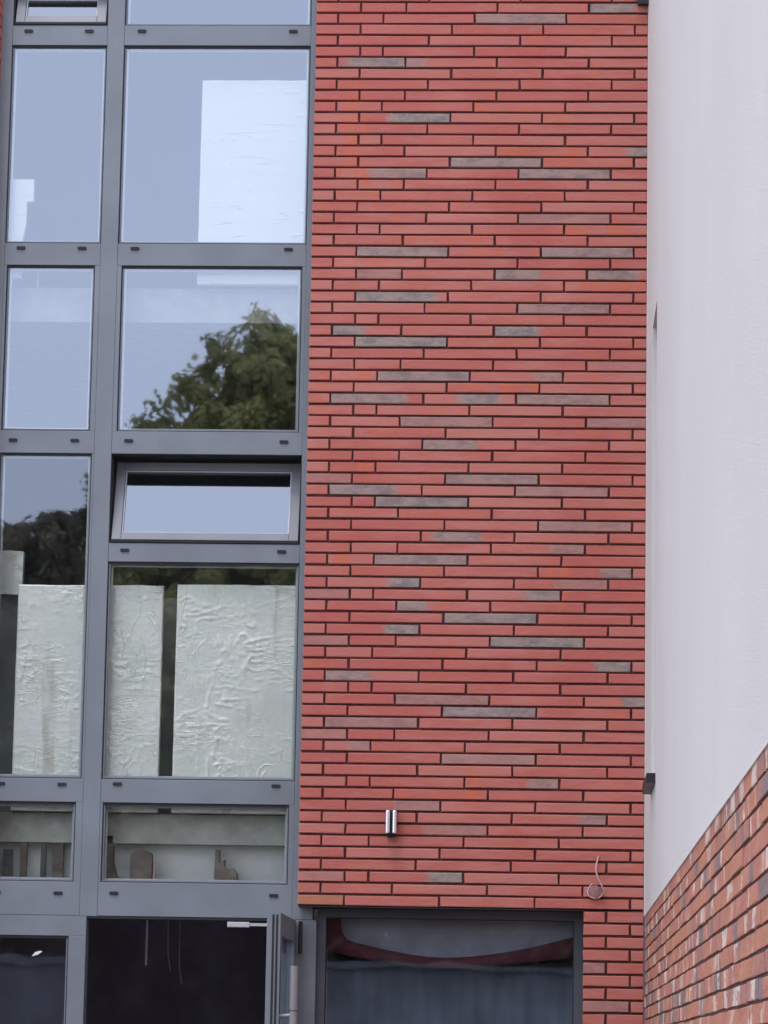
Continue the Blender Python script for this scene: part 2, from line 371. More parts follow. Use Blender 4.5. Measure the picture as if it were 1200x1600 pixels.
# (row, quarter index of the brick's left joint): (grey amount, from, to as fractions of the brick)
GREY = {(0, 10): (.9, 0, .8), (1, 5): (.75, 0, 1), (5, -1): (.9, .1, 1), (5, 2): (.6, 0, .25), (7, 11): (.4, 0, 1), (10, 0): (1, .3, 1), (13, 10): (.9, .62, 1),
 (14, 4): (.9, 0, 1), (15, -1): (.75, .35, 1), (15, 7): (.85, 0, 1), (19, 7): (.5, 0, 1), (22, 0): (.85, 0, 1), (22, 8): (.85, 0, 1), (24, 0): (.5, 0, 1),
 (24, 6): (.85, 0, .5), (24, 10): (.85, 0, .9), (26, 0): (1, 0, .9), (27, 7): (.7, 0, 1), (29, -1): (1, 0, .5), (29, 6): (1, 0, .5), (30, 0): (1, 0, 1),
 (32, 10): (.35, 0, 1), (33, 1): (.85, 0, 1), (33, 5): (.6, .7, 1), (35, -1): (.85, 0, .85), (35, 3): (.95, .35, .85), (35, 7): (.75, 0, 1), (37, 2): (.6, 0, 1),
 (37, 10): (.5, 0, 1), (39, 3): (.8, 0, .6), (42, 4): (.75, 0, 1), (42, -2): (.4, 0, 1), (43, -1): (.95, 0, .75), (43, 7): (.55, 0, 1), (44, 1): (.95, 0, 1), (46, 8): (.6, 0, 1),
 (47, 3): (.9, .1, .65), (48, 6): (.6, .6, 1), (49, 1): (.85, 0, 1), (50, 8): (.8, .65, 1), (51, -1): (1, .65, 1), (51, 7): (.5, .4, 1), (52, 5): (.9, .6, 1), (52, -2): (.4, 0, 1),
 (53, 2): (.85, 0, .35), (54, 4): (.95, 0, 1), (55, -1): (.95, .6, 1), (56, 6): (1, 0, 1), (56, -2): (.4, 0, 1), (58, 8): (1, .6, 1), (59, -1): (.8, 0, .5), (61, 2): (.55, 0, 1), (61, 10): (.9, .6, 1),
 (62, 4): (.95, 0, 1), (63, -1): (.6, 0, 1), (65, -1): (.5, .5, 1), (66, 4): (.55, 0, 1), (67, 11): (1, 0, .4), (68, 5): (.7, .65, 1), (70, 0): (.5, .5, 1), (71, 7): (.7, .7, 1),
 (72, 2): (.45, .3, 1), (76, 1): (1, .62, 1), (64, -2): (.3, 0, 1), (76, -2): (.3, 0, 1)}
ORANGE = {(9, 5): .8, (10, 8): .5, (13, 6): .8, (14, 8): .6, (15, -1): .9, (16, 0): .9, (17, -1): .8, (18, 4): .4, (19, 11): .8, (20, 9): .8, (21, 2): .6, (22, 4): .5,
 (23, -1): .6, (25, 9): .9, (30, 4): .5, (33, -1): .9, (34, 4): .9, (38, 8): .6, (41, -1): .9, (41, -2): .7, (45, 2): .6, (47, -2): 1, (49, -1): 1, (50, 8): .4,
 (58, -2): .6, (36, 1): .5, (28, 5): .3, (69, 2): .3}
bmesh_cache = {}
def brick_mesh(L, H, D, var):
    key = (round(L, 3), round(H, 4), D, var)
    if key not in bmesh_cache:
        rs = random.Random(hash(key) & 0xffff)
        mb = MB().box(-L / 2, L / 2, 0, D, -H / 2, H / 2, 0.0028)
        vv = []
        for (x, y, z) in mb.v:                       # slightly uneven arrises
            vv.append((x + rs.uniform(-.0022, .0022), y + (rs.uniform(-.0008, .0008) if y < .01 else 0), z + rs.uniform(-.0015, .0015)))
        mb.v = vv
        me = mb.mesh('brick'); bmesh_cache[key] = me
    return bmesh_cache[key]

wall = empty('brick_wall', (0.66, 0, 2.365), 'tall wall of long slim red bricks with dark recessed joints and scattered grey bricks', 'wall')
WL = Vector(wall.location)
cells = []
for r in range(-26, 79):
    z = ZB + (78 - r) * PZ
    ks = PAT[r % 8]
    xs = [(-2, XL)] + [(k, k * Q) for k in ks] + [(99, XR)]
    for i in range(len(xs) - 1):
        k = xs[i][0]
        a = xs[i][1] + (JT / 2 if i > 0 else 0); b = xs[i + 1][1] - (JT / 2 if i < len(xs) - 2 else 0)
        cells.append((r, k, a, b, z))
vis = sorted([c for c in cells if c[0] >= 0], key=lambda c: -(c[3] - c[2]) - c[0] * 0.0002)
single = set((c[0], c[1]) for c in vis[:300])
rest = MB()
for (r, k, a, b, z) in cells:
    L, x = b - a, (a + b) / 2
    H = PZ - JT
    rs = random.Random(r * 131 + k * 7)
    dy = rs.uniform(-0.0015, 0.0015); dz = rs.uniform(-0.0007, 0.0007)
    if (r, k) in single:
        o = link('brick', brick_mesh(L, H, 0.09, rs.randrange(7)), MT['brick'], wall, Vector((x, dy, z + dz)) - WL)
        o.rotation_euler = (rs.uniform(-.012, .012), rs.uniform(-.0011, .0011), rs.uniform(-.003, .003))
        gr = GREY.get((r, k)); o['orange'] = float(ORANGE.get((r, k), 0)); o['yellow'] = 0.6 if (r == 78 and k == -2) else 0.0
        if gr:
            o['gray'] = float(gr[0]); o['gpos'] = (gr[1] + gr[2]) / 2 * L - L / 2; o['gwid'] = (gr[2] - gr[1]) / 2 * L + (0.05 if gr[1] == 0 or gr[2] == 1 else 0.0)
            if gr[1] == 0 and gr[2] < 1: o['gpos'] -= 0.05
            if gr[2] == 1 and gr[1] > 0: o['gpos'] += 0.05
        else: o['gray'] = 0.0; o['gpos'] = 0.0; o['gwid'] = 0.0
    else:
        rest.box(a, b, dy, 0.09, z + dz - H / 2, z + dz + H / 2, 0.0028)
tag(rest.build('brick_infill', MT['brick'], wall), kind='stuff')
zt = ZB + (78 + 26.5) * PZ
MB().box(XL + .003, XR - .002, 0.013, 0.094, 2.372, zt).build('mortar_bed', MT['mortar'], wall)
MB().box(XL + .001, XR - .001, 0.0945, 0.117, 2.3695, zt).build('backing_board', MT['darkframe'], wall)
MB().box(XL + .003, 1.256, 0.004, 0.35, 2.3635, 2.3685).build('lintel_plate', MT['black'], wall)

# pier below, right of the lower window
pier = empty('brick_pier', (1.41, 0, 0), 'narrow red brick pier between the lower window and the side wall', 'pier')
PL = Vector(pier.location); PP = 0.0662
more = MB()
for i in range(36):
    zc = 2.3655 - PP * (i + .5)
    k = 11 if i % 2 == 0 else 12
    for a, b in ((1.257, k * Q - JT / 2), (k * Q + JT / 2, XR)):
        rs = random.Random(i * 17 + int(a * 100)); H = PP - JT - .001
        if i < 11:
            o = link('brick', brick_mesh(b - a, H, 0.09, rs.randrange(3)), MT['brick'], pier, Vector(((a + b) / 2, rs.uniform(-.001, .001), zc)) - PL)
            o['gray'] = 0.5 if (i in (4, 7) and a < 1.3) else 0.0; o['gpos'] = 0.0; o['gwid'] = 0.2; o['orange'] = 0.0; o['yellow'] = 0.0
        else: more.box(a, b, 0, .09, zc - H / 2, zc + H / 2, .0028)
tag(more.build('brick_infill', MT['brick'], pier), kind='stuff')
MB().box(1.2595, XR - .002, 0.012, 0.345, 0, 2.362).build('mortar_bed', MT['mortar'], pier)

# brick pier at the far left: only its return is seen
lp = empty('brick_pier', (-2.2, 0, 0), 'strip of red brick reveal beside the glazed screen at the left edge', 'pier')
LPL = Vector(lp.location)
lrest = MB()
for r in range(-20, 116):
    z = ZB + (78 - r) * PZ
    if z < 0.03: break
    H = PZ - JT; off = (r % 2) * 0.25
    for a, b in ((-2.5 - off + .25, -2.0 - off * 0.5), (-3.0 - off + .25, -2.5 - off + .25 - JT)):
        if -2 <= r <= 30 and b > -2.3:
            o = link('brick', brick_mesh(b - a, H, 0.11, r % 3), MT['brick'], lp, Vector(((a + b) / 2, 0, z)) - LPL)
            o['gray'] = 0.0; o['gpos'] = 0.0; o['gwid'] = 0.0; o['orange'] = 0.0; o['yellow'] = 0.0
        else: lrest.box(a, b, 0, .11, z - H / 2, z + H / 2, .0028)
    if off: lrest.box(-2.125 + JT, -2.0, 0, .11, z - H / 2, z + H / 2, .0028)
tag(lrest.build('brick_infill', MT['brick'], lp), kind='stuff')
MB().box(-3.2, -2.004, 0.012, 0.118, 0, 8.6).build('mortar_bed', MT['mortar'], lp)

# ------------------------------------------------------------------ side wall: brick base and white render above
SX, SP, ST = 1.577, 0.0598, 2.3430
sw = empty('side_brick_wall', (SX, -5, 0), 'low side wall of mottled red, cream and grey bricks under the white render', 'wall')
SL = Vector(sw.location); srest = MB()
smesh = {}
def side_brick(L, H, var):
    key = (round(L, 3), var)
    if key not in smesh:
        rs = random.Random(var * 991 + int(L * 1000)); mb = MB()
        mb.box(-L / 2, L / 2, 0, .09, -H / 2, H / 2, .003)
        mb.v = [(y + (rs.uniform(-.002, .002) if y < .01 else 0), x, z + rs.uniform(-.002, .002)) for (x, y, z) in mb.v]
        mb.f = [tuple(reversed(q)) for q in mb.f]
        smesh[key] = mb.mesh('brick')
    return smesh[key]
row = 0; nsingle = 0; JT2 = 0.0085
while True:
    zc = ST - SP * (row + .5)
    if zc < .03: break
    off = [0, .25, .125, .375][row % 4]
    y = -0.012 - (0.5 - off if off else 0.5)
    edges = [-0.012] + [y - .5 * i for i in range(26)]
    for i in range(len(edges) - 1):
        b, a = edges[i] - JT2 / 2, edges[i + 1] + JT2 / 2
        rs = random.Random(row * 53 + i); H = SP - JT2
        dx = rs.uniform(-.0015, .0015)
        if row < 12 and a > -10.6 and nsingle < 300:
            o = link('brick', side_brick(b - a, H, rs.randrange(4)), MT['side'], sw, Vector((SX + dx, (a + b) / 2, zc + rs.uniform(-.0015, .0015))) - SL)
            nsingle += 1
        else:
            n0 = len(srest.v)
            srest.box(a, b, 0, .09, zc - H / 2, zc + H / 2, .005)
            srest.v[n0:] = [(SX + dx + yy, xx, zz) for (xx, yy, zz) in srest.v[n0:]]
            srest.f[-10:] = [tuple(reversed(q)) for q in srest.f[-10:]]
    row += 1
tag(srest.build('brick_infill', MT['side'], sw), kind='stuff')
MB().box(SX + .006, SX + .3, -13.1, -0.002, 0, ST - .002).build('mortar_bed', MT['mortar2'], sw)

WX = 1.5745                                            # white render stands a few mm proud of the brick
ww = empty('white_rendered_wall', (WX, -5, ST), 'tall smooth white rendered wall above the side brick base', 'wall')
wb = MB(); ZT = 9.4; oy0, oy1, oz0, oz1 = -1.60, -0.985, 2.95, 5.27
wb.box(WX, WX + .26, -13.1, oy0, ST + .001, ZT)
wb.box(WX, WX + .26, oy1, -0.001, ST + .001, ZT)
wb.box(WX, WX + .26, oy0, oy1, ST + .001, oz0)
wb.box(WX, WX + .26, oy0, oy1, oz1, ZT)
wb.build('rendered_face', MT['render'], ww)
MB().box(WX - .0025, WX + .004, -13.1, -0.0015, ST - .006, ST + .0005).build('drip_bead', MT['white'], ww)
MB().box(WX - .003, WX + .003, -0.004, -0.0005, ST + .001, ZT).build('corner_bead', MT['white'], ww)
nwin = empty('narrow_window', (WX + .1, -1.3, oz0), 'narrow window slot in the white wall seen edge on, above a black sill', 'window')
fm = MB()
fm.box(WX + .13, WX + .18, oy0, oy0 + .05, oz0, oz1); fm.box(WX + .13, WX + .18, oy1 - .05, oy1, oz0, oz1)
fm.box(WX + .13, WX + .18, oy0 + .05, oy1 - .05, oz0, oz0 + .05); fm.box(WX + .13, WX + .18, oy0 + .05, oy1 - .05, oz1 - .05, oz1)
fm.build('frame', MT['darkframe'], nwin)
MB().box(WX + .15, WX + .16, oy0 + .05, oy1 - .05, oz0 + .05, oz1 - .05).build('pane', MT['glass'], nwin)
MB().box(WX - .042, WX + .125, oy0 - .055, oy1 + .035, oz0 - .048, oz0 - .001).build('sill', MT['black'], nwin)
bk = MB(); bk.box(1.515, 1.572, -.05, -.003, 7.285, 7.33); bk.box(1.50, 1.53, -.045, -.015, 7.33, 7.42)
tag(bk.build('pipe_bracket', MT['black']), 'small black metal bracket at the top of the brick and white corner', 'bracket')

# ------------------------------------------------------------------ glazed aluminium screen
FY, FB = 0.12, 0.235           # face and back of the profiles
cw = empty('glazed_screen', (-1.0, FY, 0), 'grey aluminium window screen several storeys tall with large panes and drain slots', 'window wall')
XM0, XM1 = -1.412, -1.318      # mullion between the two columns
XJ0, XJ1 = -2.003, -1.942      # left jamb post
XK0, XK1 = -0.281, -0.172      # right jamb post
Z_TOP = 8.55
MB().box(XJ0, XJ1, FY, FB, 0, Z_TOP, .002).build('jamb_post', MT['frame'], cw)
MB().box(XM0, XM1, FY, FB, 2.301, Z_TOP, .002).build('mullion', MT['frame'], cw)
MB().box(XK0, XK1, FY, FB, 2.301, Z_TOP, .002).build('jamb_post', MT['frame'], cw)
left, right = (XJ1, XM0), (XM1, XK0)
def transom(x, z0, z1): MB().box(x[0] + .0005, x[1] - .0005, FY + .001, FB, z0, z1, .002).build('transom', MT['frame'], cw)
for z0, z1 in ((7.094, 7.208), (5.843, 5.966), (4.796, 4.920), (2.905, 3.030)): transom(left, z0, z1)
for z0, z1 in ((7.094, 7.208), (5.843, 5.966), (4.796, 4.920), (4.204, 4.306), (2.905, 3.030)): transom(right, z0, z1)
transom(left, 2.304, 2.482); transom(right, 2.304, 2.482)
transom(left, 8.30, 8.5); transom(right, 8.30, 8.5)

def drain_caps(win, xs, z):
    for x in xs:
        mb = MB(); W, H = .024, .0085
        poly = [(x - W + .005, z - H), (x + W - .005, z - H), (x + W, z - H + .005), (x + W, z + H - .004), (x + W - .005, z + H), (x - W + .005, z + H), (x - W, z + H - .004), (x - W, z - H + .005)]
        mb.prism(poly, FY - .006, FY + .004); mb.build('drain_cap', MT['gasket'], win)

def window(x0, x1, z0, z1, caps=None, capz=None, sub=(0, 0), glass='glass', tilt=0.0, extra=None):
    """fixed light: optional inner sub frame, gasket, pale spacer, pane"""
    fr = MB(); t = .0125
    X0, X1 = x0 + sub[0], x1 - sub[1]
    if sub[0]: fr.box(x0 + .0008, X0 - .0003, FY + .0015, FB, z0 + .0005, z1 - .0005)
    if sub[1]: fr.box(X1 + .0003, x1 - .0008, FY + .0015, FB, z0 + .0005, z1 - .0005)
    frame_ring(fr, X0, X1, z0, z1, t, FY + .014, FY + .03)
    wn = fr.build('window', MT['frame'], cw)
    gk = MB(); frame_ring(gk, X0 + .0004, X1 - .0004, z0 + .0004, z1 - .0004, .005, FY + .009, FY + .0138, tt=.011); gk.build('gasket', MT['gasket'], wn)
    gx0, gx1, gz0, gz1 = X0 + t + .0005, X1 - t - .0005, z0 + t + .0005, z1 - t - .0005
    sp = MB(); frame_ring(sp, gx0 + .001, gx1 - .001, gz0 + .001, gz1 - .001, .009, FY + .046, FY + .052); sp.build('spacer_bar', MT['spacer'], wn)
    p = MB().box(gx0, gx1, FY + .022, FY + .045, gz0, gz1).build('pane', MT[glass], wn)
    if caps: drain_caps(wn, caps, capz)
    return wn

window(*left, 5.966, 7.094, (-1.852, -1.515), 5.938)
window(*left, 4.920, 5.843, (-1.858, -1.520), 4.866, sub=(.016, .028))
window(*left, 3.030, 4.796, (-1.858, -1.528), 2.998, sub=(.016, .012), glass='glass_mid')
window(*left, 2.482, 2.905, (-1.86, -1.530), 2.420, sub=(.05, .038), glass='glass_mid')
window(*right, 7.208, 8.30, (-1.220, -.380), 7.175)
window(*right, 5.966, 7.094, (-1.223, -.380), 5.938)
window(*right, 4.920, 5.843, (-1.226, -.381), 4.867, sub=(.024, .02))
window(*right, 3.030, 4.204, (-1.231, -.382), 3.004, glass='glass_mid')
window(*right, 2.482, 2.905, (-1.232, -.381), 2.424, sub=(.012, .028), glass='glass_mid')

def hopper(x, z0, z1, caps, capz, ang):
    """bottom hung sash tilted inwards at the top"""
    rim = MB(); frame_ring(rim, x[0] + .0005, x[1] - .0005, z0, z1, .006, FY + .02, FB - .01)
    wn = rim.build('window', MT['gasket'], cw)
    H = z1 - z0 - .012; W0, W1 = x[0] + .012, x[1] - .012
    c, s_ = math.cos(rad(ang)), math.sin(rad(ang)); yb, zb = FY + .006, z0 + .020
    def tl(mb):
        mb.v = [(X, yb + Y * c + Z * s_, zb + Z * c - Y * s_) for (X, Y, Z) in mb.v]; return mb
    sf = MB()
    sf.box(W0, W0 + .052, 0, .06, 0, H, .003); sf.box(W1 - .052, W1, 0, .06, 0, H, .003)
    sf.box(W0 + .052, W1 - .052, 0.0004, .06, 0, .046, .003); sf.box(W0 + .052, W1 - .052, 0.0004, .06, H - .046, H, .003)
    tl(sf).build('sash', MT['sash'], wn)
    gk = MB(); frame_ring(gk, W0 + .053, W1 - .053, .047, H - .047, .006, .012, .02); tl(gk).build('gasket', MT['spacer'], wn)
    tl(MB().box(W0 + .054, W1 - .054, .024, .048, .048, H - .048)).build('pane', MT['glass'], wn)
    lip = MB().box(W0 - .004, W1 + .004, FY - .004, FY + .012, z0 + .004, z0 + .014); lip.build('sill_lip', MT['gasket'], wn)
    drain_caps(wn, caps, capz)
hopper(right, 4.306, 4.796, (-1.229, -.380), 4.266, 19)
hopper(left, 7.208, 7.43, (-1.852, -1.514), 7.174, 19)
window(*left, 7.53, 8.30)
transom(left, 7.43, 7.53)

# ground floor part of the screen: fixed light, door opening, door leaf
MB().box(XJ1 + .0005, -1.374, FY + .002, FB, 2.196, 2.303, .0015).build('transom', MT['frame'], cw)
MB().box(-1.466, -1.374, FY + .001, FB, 0, 2.1955, .002).build('mullion', MT['frame'], cw)
fr = MB(); frame_ring(fr, XJ1 + .0005, -1.4665, .12, 2.1955, .0125, FY + .014, FY + .03)
wn = fr.build('window', MT['frame'], cw)
gk = MB(); frame_ring(gk, XJ1 + .001, -1.467, .1205, 2.195, .005, FY + .009, FY + .0138, tt=.01); gk.build('gasket', MT['gasket'], wn)
MB().box(XJ1 + .0135, -1.4795, FY + .022, FY + .045, .133, 2.1825).build('pane', MT['glass_low'], wn)
st = MB().prism([(-1.662, 2.086), (-1.632, 2.094), (-1.606, 2.112), (-1.618, 2.116), (-1.645, 2.108)], FY + .019, FY + .0215)
st.build('sticker', MT['board'], wn)
MB().box(XJ1 + .001, -1.467, FY + .002, FB, 0, .1195).build('transom', MT['frame'], cw)
MB().box(-0.414, -0.15, FY + .001, FB + .1, 0, 2.3005, .003).build('jamb_post', MT['frame'], cw)
MB().box(-1.373, -0.415, FY + .004, FB, 2.290, 2.3025).build('door_head', MT['gasket'], cw)
# door leaf opened ninety degrees towards the viewer; hinge near x = -0.29
leaf = MB()
LX0, LX1, LY0, LY1, LZ = -0.325, -0.258, -0.93, 0.105, 2.292
leaf.box(LX0, LX1, LY0, LY0 + .10, .02, LZ); leaf.box(LX0, LX1, LY1 - .10, LY1, .02, LZ)
leaf.box(LX0, LX1, LY0 + .10, LY1 - .10, .02, .16); leaf.box(LX0, LX1, LY0 + .10, LY1 - .10, LZ - .11, LZ)
dr = leaf.build('door', MT['frame'], cw)
MB().box(LX0 + .025, LX0 + .05, LY0 + .10, LY1 - .10, .16, LZ - .11).build('pane', MT['glass_low'], dr)
MB().box(LX0 + .026, LX0 + .036, LY0 - .0035, LY0 - .0003, .03, LZ - .01).build('gasket', MT['gasket'], dr)
MB().box(LX1 - .020, LX1 - .012, LY0 - .0035, LY0 - .0003, .03, LZ - .01).build('gasket', MT['gasket'], dr)
MB().box(LX0 + .040, LX0 + .044, LY0 - .006, LY0 - .0003, .03, LZ - .01).build('edge_strip', MT['sash'], dr)
h = MB(); hx, hy = -.193, -.86
h.tube([(hx, hy, 2.032), (hx, hy, 1.815)], .0245, 20); h.tube([(hx, hy, 1.8145), (hx, hy, 1.806)], .019, 20); h.tube([(hx, hy, 1.8055), (hx, hy, .75)], .0245, 20)
h.tube([(hx + .005, hy - .01, 1.788), (LX1 - .002, hy - .01, 1.782)], .011, 12); h.tube([(hx, hy, .80), (LX1 - .002, hy, .80)], .010, 12)
h.build('handle', MT['steel'], dr, smooth=False)
hg = MB(); hg.tube([(-.232, .085, 2.29), (-.232, .085, 2.12)], .011, 12); hg.build('hinge', MT['black'], dr)
ar = MB(); ar.box(-.617, -.50, .05, .075, 2.252, 2.280, .003); ar.box(-.50, -.335, .055, .07, 2.260, 2.275)
ar.build('closer_arm', MT['arm'], dr)

# ------------------------------------------------------------------ lower right window
lw = empty('lower_window', (.53, .16, 0), 'dark framed ground floor window under the brick soffit with a red band inside', 'window')
f = MB(); frame_ring(f, -.1495, 1.2565, .3, 2.3625, .047, .155, .24, tt=.045); f.build('frame', MT['darkframe'], lw)
gk = MB(); frame_ring(gk, -.102, 1.209, .3475, 2.317, .005, .166, .172); gk.build('gasket', MT['gasket'], lw)
MB().box(-.1015, 1.2085, .173, .197, .348, 2.3165).build('pane', MT['glass_low'], lw)
MB().box(-.1495, 1.2565, .155, .24, 0, .2995).build('sill_panel', MT['darkframe'], lw)

# blurred reflection of this window modelled as solid red, pale and folded shapes
def curve(pts, n=24):
    out = []
    for i in range(n + 1):
        t = i / n * (len(pts) - 1); k = min(int(t), len(pts) - 2); u = t - k
        p = [pts[max(k - 1, 0)], pts[k], pts[k + 1], pts[min(k + 2, len(pts) - 1)]]
        out.append(tuple(.5 * ((2 * p[1][j]) + (-p[0][j] + p[2][j]) * u + (2 * p[0][j] - 5 * p[1][j] + 4 * p[2][j] - p[3][j]) * u * u + (-p[0][j] + 3 * p[1][j] - 3 * p[2][j] + p[3][j]) * u ** 3) for j in (0, 1)))
    return out
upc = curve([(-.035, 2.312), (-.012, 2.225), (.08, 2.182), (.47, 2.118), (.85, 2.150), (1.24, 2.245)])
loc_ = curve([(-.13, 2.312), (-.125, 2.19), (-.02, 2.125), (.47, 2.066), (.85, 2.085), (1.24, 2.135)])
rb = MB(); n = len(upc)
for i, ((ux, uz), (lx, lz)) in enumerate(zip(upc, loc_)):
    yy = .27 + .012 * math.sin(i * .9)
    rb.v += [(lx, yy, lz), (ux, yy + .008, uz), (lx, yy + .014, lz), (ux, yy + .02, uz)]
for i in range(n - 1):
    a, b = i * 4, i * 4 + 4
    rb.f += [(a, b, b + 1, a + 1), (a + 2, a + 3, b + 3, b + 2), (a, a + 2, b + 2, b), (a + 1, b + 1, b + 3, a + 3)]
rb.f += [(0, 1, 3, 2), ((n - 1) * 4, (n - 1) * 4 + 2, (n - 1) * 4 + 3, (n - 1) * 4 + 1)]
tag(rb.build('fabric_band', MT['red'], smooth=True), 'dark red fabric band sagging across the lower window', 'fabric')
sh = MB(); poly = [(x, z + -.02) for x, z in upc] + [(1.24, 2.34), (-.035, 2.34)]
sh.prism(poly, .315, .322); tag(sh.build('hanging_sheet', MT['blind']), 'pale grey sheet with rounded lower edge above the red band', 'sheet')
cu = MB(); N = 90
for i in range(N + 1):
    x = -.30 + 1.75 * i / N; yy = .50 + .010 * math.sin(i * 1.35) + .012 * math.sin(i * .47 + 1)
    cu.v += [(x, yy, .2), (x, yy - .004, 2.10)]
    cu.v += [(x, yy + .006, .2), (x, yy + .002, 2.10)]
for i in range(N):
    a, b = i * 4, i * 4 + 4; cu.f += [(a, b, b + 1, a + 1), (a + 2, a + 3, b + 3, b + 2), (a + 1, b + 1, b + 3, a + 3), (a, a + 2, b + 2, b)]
tag(cu.build('curtain', MT['curtain'], smooth=True), 'blue grey curtain in soft vertical folds behind the lower window', 'curtain')  # folded backing added to imitate the lower part of the reflection

# ------------------------------------------------------------------ inside the building
def shell(name, args, mat): return tag(MB().box(*args).build(name, mat), kind='structure')
shell('upper_floor', (-4.0, 3.6, .30, 6.0, 5.565, 5.757), MT['slab'])
shell('first_floor', (-4.0, 3.6, .30, 6.0, 2.700, 2.857), MT['concrete'])
shell('ground_floor', (-4.0, 3.6, .36, 6.0, 0.004, .05), MT['dark'])
shell('roof_slab', (-4.0, 3.6, .12, 6.2, 8.7, 8.95), MT['concrete'])
shell('interior_wall', (-4.0, 3.6, 3.6, 3.75, 2.858, 5.564), MT['plaster'])
shell('interior_wall', (-4.0, 3.6, 3.6, 3.75, 5.758, 8.699), MT['plaster'])
shell('interior_wall', (-4.0, 3.6, 4.6, 4.75, .051, 2.699), MT['dark'])
shell('interior_wall', (-4.15, -4.0, .12, 6.0, 0, 8.699), MT['plaster'])
shell('interior_wall', (3.6, 3.75, .12, 6.0, 0, 8.699), MT['plaster'])
shell('interior_wall', (-.145, -.11, .42, 4.59, .051, 2.699), MT['dark'])
shell('interior_wall', (1.2575, 3.6, .36, .45, .051, 2.699), MT['dark'])
shell('interior_wall', (-.16, 3.6, .13, .29, 2.858, 8.699), MT['plaster'])
shell('interior_wall', (-4.0, -2.01, .13, .29, .051, 8.699), MT['plaster'])
# ceiling lining seen through the low windows
tag(MB().box(-1.90, -.14, .385, .40, 2.30, 2.699).build('lining_panel', MT['board']), 'pale lining panel behind the low wide window beside the brick', 'panel')

def crinkled(name, x0, x1, z0, z1, y, th, amp, mat, seed, label, group=None, flat=False):
    amp *= 1.0 if flat else 0.75
    W, H = x1 - x0, z1 - z0; nx, nz = max(12, int(W / .009)), int(H / .008)
    mb = MB()
    for j in range(nz + 1):
        for i in range(nx + 1):
            x, z = x0 + W * i / nx, z0 + H * j / nz
            e = min(i, nx - i, j, nz - j); k = min(1, e / 3)
            a = mnoise.noise(Vector((x * 7 + seed, z * 34, seed * .7)) + .9 * mnoise.noise_vector(Vector((x * 6, z * 9, seed))))
            b = mnoise.noise(Vector((x * 26 + seed * 2, z * 5 + 3, 4.1)) + .7 * mnoise.noise_vector(Vector((x * 8, z * 5, seed))))
            rid = (1 - abs(a) / .11) if abs(a) < .11 else 0
            rid2 = (1 - abs(b) / .07) if abs(b) < .07 else 0
            msk = max(0, mnoise.noise(Vector((x * 5.1 + seed, z * 4.3, 9.2))) + .12) * 1.7
            msk2 = max(0, mnoise.noise(Vector((x * 3.7, z * 1.7 + seed, 2.2))) - .02) * 2.4
            dpt = amp * (rid * msk * (0.0 if flat and j % 17 else 1) + (0 if flat else .9 * rid2 * msk2) + .25 * mnoise.noise(Vector((x * 4, z * 5, seed))))
            mb.v.append((x + .002 * mnoise.noise(Vector((0, z * 9, seed))), y - dpt * k, z + (.004 * mnoise.noise(Vector((x * 9, 0, seed))))))
    for j in range(nz):
        for i in range(nx):
            a = j * (nx + 1) + i; mb.f.append((a, a + 1, a + nx + 2, a + nx + 1))
    b = len(mb.v); mb.v += [(x0, y + th, z0), (x1, y + th, z0), (x1, y + th, z1), (x0, y + th, z1)]
    mb.f.append((b + 1, b, b + 3, b + 2))
    lo = [i for i in range(nx + 1)]; hi = [nz * (nx + 1) + i for i in range(nx + 1)]
    lf = [j * (nx + 1) for j in range(nz + 1)]; rg = [j * (nx + 1) + nx for j in range(nz + 1)]
    mb.f.append(tuple(reversed(lo)) + (b, b + 1)); mb.f.append(tuple(hi) + (b + 2, b + 3))
    mb.f.append(tuple(lf) + (b + 3, b)); mb.f.append(tuple(reversed(rg)) + (b + 1, b + 2))
    o = mb.build(name, mat, smooth=False)
    for p in o.data.polygons:
        if len(p.vertices) == 4: p.use_smooth = True
    return tag(o, label, 'insulation board', group)
G = 'insulation boards standing inside the windows'
crinkled('insulation_board', -1.812, -1.405, 2.862, 4.083, .200, .05, .006, MT['foil'], 1.3, 'crinkled silver foil board behind the narrow left pane of the boarded storey', G)
crinkled('insulation_board', -1.41, -1.024, 2.862, 4.089, .215, .05, .006, MT['foil'], 4.7, 'narrow crinkled silver board just right of the mullion, left of the dark gap', G)
crinkled('insulation_board', -.947, -.24, 2.862, 4.094, .200, .05, .008, MT['foil'], 8.1, 'widest crinkled silver board with deep creases, right of the dark gap', G)
crinkled('insulation_board', -.885, -.20, 5.760, 6.918, (.200), .05, .010, MT['board'], 2.2, 'large smooth white board leaning in the upper wide window', G, flat=True)
tag(MB().prism([(-1.93, 4.05), (-1.815, 4.045), (-1.812, 4.285), (-1.88, 4.29), (-1.96, 4.288)], .33, .38).build('insulation_offcut', MT['foil']), 'small pale foil offcut above the grey panel at the left edge', 'insulation offcut')
tag(MB().box(-1.06, -.90, .50, .53, 2.862, 4.06).build('grey_panel', MT['greyboard']), 'dark grey panel set back in the gap between the two silver boards', 'panel')
tag(MB().box(-2.0, -1.83, .40, .43, 2.862, 4.04).build('grey_panel', MT['greyboard']), 'plain dark grey panel at the left edge beside the crinkled silver board', 'panel')
tag(MB().prism([(-1.968, 5.79), (-1.858, 5.79), (-1.858, 6.0), (-1.842, 6.10), (-1.842, 6.222), (-1.806, 6.224), (-1.806, 6.348), (-1.968, 6.348)], .20, .24).build('cut_board', MT['board']), 'small white notched board standing in the corner of the upper left pane', 'board')
tag(MB().box(-1.786, -1.778, .30, .31, 5.76, 5.86).build('batten', MT['board']), 'thin white batten end beside the notched white board', 'batten')
